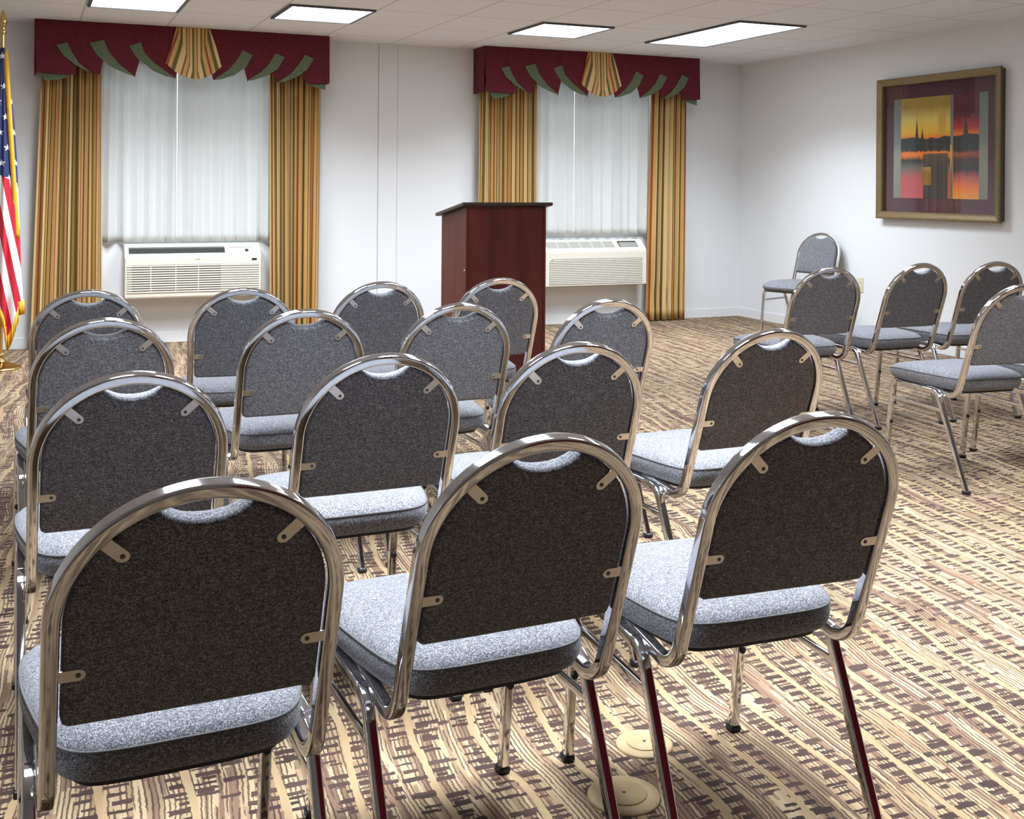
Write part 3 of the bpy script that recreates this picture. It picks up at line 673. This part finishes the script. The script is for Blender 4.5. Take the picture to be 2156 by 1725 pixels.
def flag():
    bx, by = -0.172, 8.49
    t = empty('flag_stand', (bx, by, 0)); tag(t, 'stars and stripes flag with gold fringe draped on a brass floor stand at left edge', 'flag')
    bm = NB(); lathe(bm, [(0.135, 0), (0.135, 0.008), (0.128, 0.016), (0.095, 0.030), (0.045, 0.048), (0.030, 0.060), (0.030, 0.090), (0.024, 0.110), (0.018, 0.112)], 40); obj('base', bm, M_BRASS, t, True, True)
    bm = NB(); lathe(bm, [(0.014, 0.10), (0.014, 2.30)], 20); obj('pole', bm, M_BRASS, t, True, True)
    bm = NB(); lathe(bm, [(0.014, 2.30), (0.022, 2.305), (0.022, 2.33), (0.013, 2.34), (0.020, 2.365), (0.028, 2.39), (0.020, 2.42), (0.006, 2.47)], 20); obj('finial', bm, M_BRASS, t, True, True)
    f = t
    prof = [(2.21, 0.016), (2.15, 0.026), (1.742, 0.076), (1.463, 0.095), (1.10, 0.112), (0.707, 0.128), (0.377, 0.150), (0.157, 0.150)]
    def hw(z):
        for (za, a), (zb_, b) in zip(prof, prof[1:]):
            if z >= zb_: return a + (b-a)*(za-z)/(za-zb_)
        return prof[-1][1]
    n, nz = 110, 60
    def zbot(th):
        c = math.cos(th)
        return 0.36 + 0.20*0.5*(1+math.sin(2*th+1.0))*0.3 - 0.20*math.exp(-((c-0.40)/0.22)**2)
    bm = NB(); R = []
    def pt(th, tz, extra=0.0):
        zb_ = zbot(th); z = 2.21 + (zb_-2.21)*tz
        h_ = hw(z); fold = 1 + min(0.20, 0.02+0.22*tz)*math.sin(9*th+2.0*tz+0.7) + 0.06*math.sin(17*th)
        fold = min(fold, 1.16)/1.16
        return Vector(((h_*fold+extra)*math.cos(th), (h_*0.80*fold+0.006+extra)*math.sin(th), z))
    for iz in range(nz+1): R.append([bm.verts.new(pt(2*PI*k/n, iz/nz)) for k in range(n)])
    for A, B in zip(R, R[1:]):
        for j in range(n): bm.faces.new((A[j], A[(j+1) % n], B[(j+1) % n], B[j]))
    c = obj('flag_cloth', bm, M_FLAG, f, True)
    sol = c.modifiers.new('thickness', 'SOLIDIFY'); sol.thickness = 0.002; sol.offset = -1
    # gold fringe round the lower hem and along the hanging edge
    bm = NB()
    for k in range(n):
        a, b = 2*PI*k/n, 2*PI*(k+1)/n
        p, q = pt(a, 0.965, 0.003), pt(b, 0.965, 0.003); p2, q2 = pt(a, 1.0, 0.004), pt(b, 1.0, 0.004)
        p2.z -= 0.03; q2.z -= 0.03
        v = [bm.verts.new(x) for x in (p, q, q2, p2)]; bm.faces.new(v)
    o = obj('fringe', bm, M_GOLDFR, c, True); o.modifiers.new('thickness', 'SOLIDIFY').thickness = 0.004
    bm = NB(); pts = []
    for k in range(40):
        z = 2.20 - (2.20-0.90)*k/39; xx = 0.017+0.085*(k/39)
        h_ = hw(z); sx = min(0.98, xx/h_); pts.append(Vector((xx, -(h_*0.80+0.012)*math.sqrt(max(0.03, 1-sx*sx)), z)))
    L = []
    for p in pts: L.append([bm.verts.new(p + Vector((d, 0, 0))) for d in (-0.016, 0.016)])
    for A, B in zip(L, L[1:]): bm.faces.new((A[0], A[1], B[1], B[0]))
    o = obj('gold_edging', bm, M_GOLDFR, c, True); o.modifiers.new('thickness', 'SOLIDIFY').thickness = 0.005
flag()

# ================================================================== CHAIRS
PHI = 0.3488; SN, CS = math.sin(PHI), math.cos(PHI)
def bp(a, s, d): return Vector((a, -s*SN + d*CS, s*CS + d*SN))
NRM = Vector((0, CS, SN))
def make_chair():
    t = empty('banquet_chair', (0, 0, 0))
    # back frame: arch + two uprights + J-bends running under the seat
    A_, S0 = 0.1935, 0.738
    def jend(sg):
        x = A_*sg
        return fillet([bp(x, 0.60, 0.0125), bp(x, 0.4085, 0.0125), (x, 0.03, 0.4035), (x, 0.12, 0.4035)], 0.070, 12)
    right = list(reversed(jend(1))); left = jend(-1); X1 = Vector((1, 0, 0)); UPV = Vector((0, -SN, CS))
    path = [(p, X1) for p in right]
    for k in range(49):
        a = PI*k/48; path.append((bp(A_*math.cos(a), S0+A_*math.sin(a), 0.0125), X1*math.cos(a)+UPV*math.sin(a)))
    path += [(p, -X1) for p in left]
    prof = []; wa, wb, rc = 0.0245, 0.0235, 0.0055
    for cx, cy, a0 in ((1, 1, 0), (-1, 1, 90), (-1, -1, 180), (1, -1, 270)):
        for k in range(4):
            a = math.radians(a0+30*k); prof.append((cx*(wa/2-rc)+rc*math.cos(a), cy*(wb/2-rc)+rc*math.sin(a)))
    rings = []
    for i, (p, Bv) in enumerate(path):
        q0 = path[max(i-1, 0)][0]; q1 = path[min(i+1, len(path)-1)][0]; tg = (q1-q0).normalized(); Av = tg.cross(Bv).normalized()
        rings.append([p + Av*u + Bv*v for u, v in prof])
    bm = NB(); ringstack(bm, rings)
    obj('back_frame', bm, M_CHROME, t, True, True)
    # upholstered back panel with the hand-hold notch
    Rr = 0.1793; half = [(0.0, 0.566), (0.10, 0.566), (0.168, 0.567), (0.1768, 0.573), (0.1793, 0.585), (0.1793, 0.66)]
    for k in range(0, 21):
        a = math.radians(69.0*k/20); half.append((Rr*math.cos(a), S0+Rr*math.sin(a)))
    half += [(0.055, 0.9000), (0.044, 0.8935), (0.030, 0.8870), (0.015, 0.8840)]
    P = [Vector(p) for p in half] + [Vector((0, 0.8832))] + [Vector((-x, y)) for x, y in reversed(half[1:])]
    bm = NB()
    def ring(ins, d, dn=None):
        out = []
        for p in offs(P, ins):
            out.append(bp(p.x, p.y, d))
        return out
    R = ringstack(bm, [ring(0.010, 0.0045), ring(0.005, 0.0055), ring(0.0015, 0.009), ring(0, 0.014), ring(0, 0.026), ring(0.003, 0.035), ring(0.009, 0.041)] + [[bp(p.x*k, 0.715+(p.y-0.715)*k, d) for p in offs(P, 0.009)] for k, d in ((0.90, 0.0445), (0.70, 0.047), (0.40, 0.0485), (0.10, 0.049))])
    bmesh.ops.triangulate(bm, faces=[f for f in bm.faces if len(f.verts) > 4])
    pan = obj('back_panel', bm, M_FABRIC, t, True, True)
    # four steel fixing strips with screws
    def strip(pos, dirv):
        d = Vector(dirv).normalized(); n = Vector((-d.y, d.x)); w2 = 0.0095
        bm = NB(); pts = []
        for k in range(9):
            a = PI/2 + PI*k/8; pts.append(Vector(pos) + d*(0.010*math.cos(a)*1.0) + n*(w2*math.sin(a)))
        pts += [Vector(pos)+d*0.036-n*w2, Vector(pos)+d*0.036+n*w2]
        a = [bm.verts.new(bp(p.x, p.y, 0.0028)) for p in pts]; b = [bm.verts.new(bp(p.x, p.y, 0.0044)) for p in pts]; m = len(pts)
        bm.faces.new(a); bm.faces.new(b)
        for i in range(m): bm.faces.new((a[i], a[(i+1) % m], b[(i+1) % m], b[i]))
        o = obj('fixing_strip', bm, M_TAB, t)
        bm = NB(); c = []
        for rr, dd in ((0.0036, 0.0028), (0.0036, 0.0018), (0.002, 0.0013)):
            c.append([bp(pos[0]+rr*math.cos(2*PI*k/10), pos[1]+rr*math.sin(2*PI*k/10), dd) for k in range(10)])
        ringstack(bm, c); obj('screw', bm, M_FRAMELIGHT, o)
    for s in (-1, 1):
        strip((0.1074*s, 0.845), (s*0.70, 0.71)); strip((0.1575*s, 0.660), (s, 0))
    # seat cushion
    hp = [(0.0, -0.130), (0.085, -0.129), (0.142, -0.119), (0.176, -0.088), (0.195, -0.035), (0.211, 0.05), (0.223, 0.15), (0.222, 0.25), (0.204, 0.322), (0.158, 0.360), (0.08, 0.372)]
    P2 = crom(hp + [(0.0, 0.374)] + [(-x, y) for x, y in reversed(hp[1:])], 5)
    def zf(y, z, wgt): return z - wgt*0.020*max(0.0, min(1.0, (y-0.22)/0.15))**2 + 0.006*wgt*math.cos((y-0.05)*5)
    bm = NB(); rings = []
    for ins, z in ((0.050, 0.4085), (0.022, 0.4105), (0.009, 0.4175), (0.001, 0.430), (-0.002, 0.444), (0.0, 0.457), (0.003, 0.463), (0.012, 0.4715), (0.028, 0.4785), (0.055, 0.484), (0.085, 0.487)):
        q = offs(P2, ins) if ins < 0.03 else [p + (Vector((0, 0.11))-p)*(ins/0.22) for p in P2]
        rings.append([Vector((p.x, p.y, zf(p.y, z, 1.0 if z > 0.44 else 0.0))) for p in q])
    R = ringstack(bm, rings, cap1=False)
    cv = bm.verts.new((0, 0.11, 0.495))
    top = R[-1]
    for j in range(len(top)): bm.faces.new((top[j], top[(j+1) % len(top)], cv))
    seat = obj('seat', bm, M_FABRIC, t, True)
    bm = NB(); pts = [Vector((p.x, p.y, zf(p.y, 0.4605, 1.0))) for p in offs(P2, 0.0005)]
    sweep(bm, pts, (0, 0, 1), 0.0042, 0.0042, 0.0020, 2, closed=True); obj('piping', bm, M_PIPING, seat, True)
    bm = NB(); q0 = offs(P2, 0.03); ringstack(bm, [[Vector((p.x, p.y, 0.4005)) for p in q0], [Vector((p.x, p.y, 0.4095)) for p in q0]]); obj('seat_pan', bm, M_BLACK, t)
    # inverted-U side frames
    for s in (-1, 1):
        x = 0.2136*s
        path = fillet([(x, 0.335, 0.010), (x, 0.287, 0.401), (x, -0.028, 0.398), (x, -0.2136, 0.010)], 0.045, 10)
        i1, i2 = 11, 12
        for seg_, nm in ((path[:12], 'leg'), (path[11:13], 'seat_rail'), (path[12:], 'leg')):
            bm = NB(); sweep(bm, seg_, (1, 0, 0), 0.0215, 0.0225, 0.005, 3); o = obj(nm, bm, M_CHROME, t, True, True)
            if nm == 'leg':
                yy = 0.336 if seg_[0].y > 0.3 else -0.2160
                bm = NB(); box(bm, x-0.0135, x+0.0135, yy-0.0150, yy+0.0150, 0.0, 0.016); bmesh.ops.bevel(bm, geom=list(bm.edges), offset=0.003, segments=2, affect='EDGES')
                obj('foot_cap', bm, M_BLACK, o, True, True)
                if yy > 0:
                    bm = NB(); lathe(bm, [(0.0085, 0), (0.0085, 0.004), (0.006, 0.006)], 14)
                    bmesh.ops.rotate(bm, verts=bm.verts, matrix=Matrix.Rotation(PI/2-0.12, 3, 'X')); bmesh.ops.translate(bm, verts=bm.verts, vec=(x, 0.335-0.048*0.52-0.0105, 0.205))
                    obj('bumper', bm, M_BLACK, o, True, True)
        bm = NB(); sweep(bm, [(x, 0.296, 0.323), (x, -0.063, 0.323)], (1, 0, 0), 0.012, 0.0155, 0.003, 2); obj('side_stretcher', bm, M_CHROME, t, True, True)
    return t

CH = [ # x, y, turn, label
 (0.219, 1.856, 0.020, 'large charcoal chrome-framed banquet chair, leftmost in the nearest row'),
 (0.761, 1.934, 0.025, 'charcoal chrome-framed banquet chair, middle of the nearest row'),
 (1.314, 1.918, -0.058, 'charcoal chrome-framed banquet chair, rightmost in the nearest row'),
 (0.202, 2.792, 0.016, 'charcoal banquet chair in the second row, leftmost, right behind the nearest left chair'),
 (0.777, 2.855, 0.006, 'charcoal banquet chair in the second row, second from left'),
 (1.306, 2.867, -0.038, 'charcoal banquet chair in the second row, third from left'),
 (1.932, 2.918, 0.013, 'charcoal banquet chair in the second row, rightmost, by the open carpet'),
 (0.197, 3.801, 0.042, 'charcoal banquet chair in the third row, leftmost'),
 (0.813, 3.841, 0.001, 'charcoal banquet chair in the third row, second from left'),
 (1.340, 3.858, 0.011, 'charcoal banquet chair in the third row, third from left, before the lectern'),
 (1.885, 3.808, 0.010, 'charcoal banquet chair in the third row, rightmost'),
 (0.215, 4.739, -0.028, 'charcoal banquet chair in the farthest left row, below the leftmost drape'),
 (0.791, 4.640, -0.116, 'charcoal banquet chair in the farthest left row, below the left air conditioner'),
 (1.325, 4.743, 0.027, 'charcoal banquet chair in the farthest left row, before the bare white wall'),
 (1.860, 4.767, 0.039, 'charcoal banquet chair in the farthest left row, right against the lectern'),
 (3.748, 4.867, -0.095, 'charcoal banquet chair in the right block, left end of its farther row'),
 (4.404, 4.949, -0.039, 'charcoal banquet chair in the right block, middle of its farther row'),
 (4.945, 4.928, -0.124, 'charcoal banquet chair in the right block, right end of its farther row'),
 (3.881, 3.789, -0.105, 'charcoal banquet chair in the right block, nearer row, cut by right edge'),
 (4.470, 3.830, -0.060, 'charcoal banquet chair mostly beyond the right edge, only its seat showing'),
 (6.165, 7.930, 1.950, 'lone charcoal banquet chair against the right wall, facing left'),
]
proto = make_chair()
for i, (x, y, th, lab) in enumerate(CH):
    o = proto if i == 0 else copy_tree(proto)
    o.location = (x, y, 0); o.rotation_euler = (0, 0, th)
    tag(o, lab, 'chair', 'chrome banquet chairs')
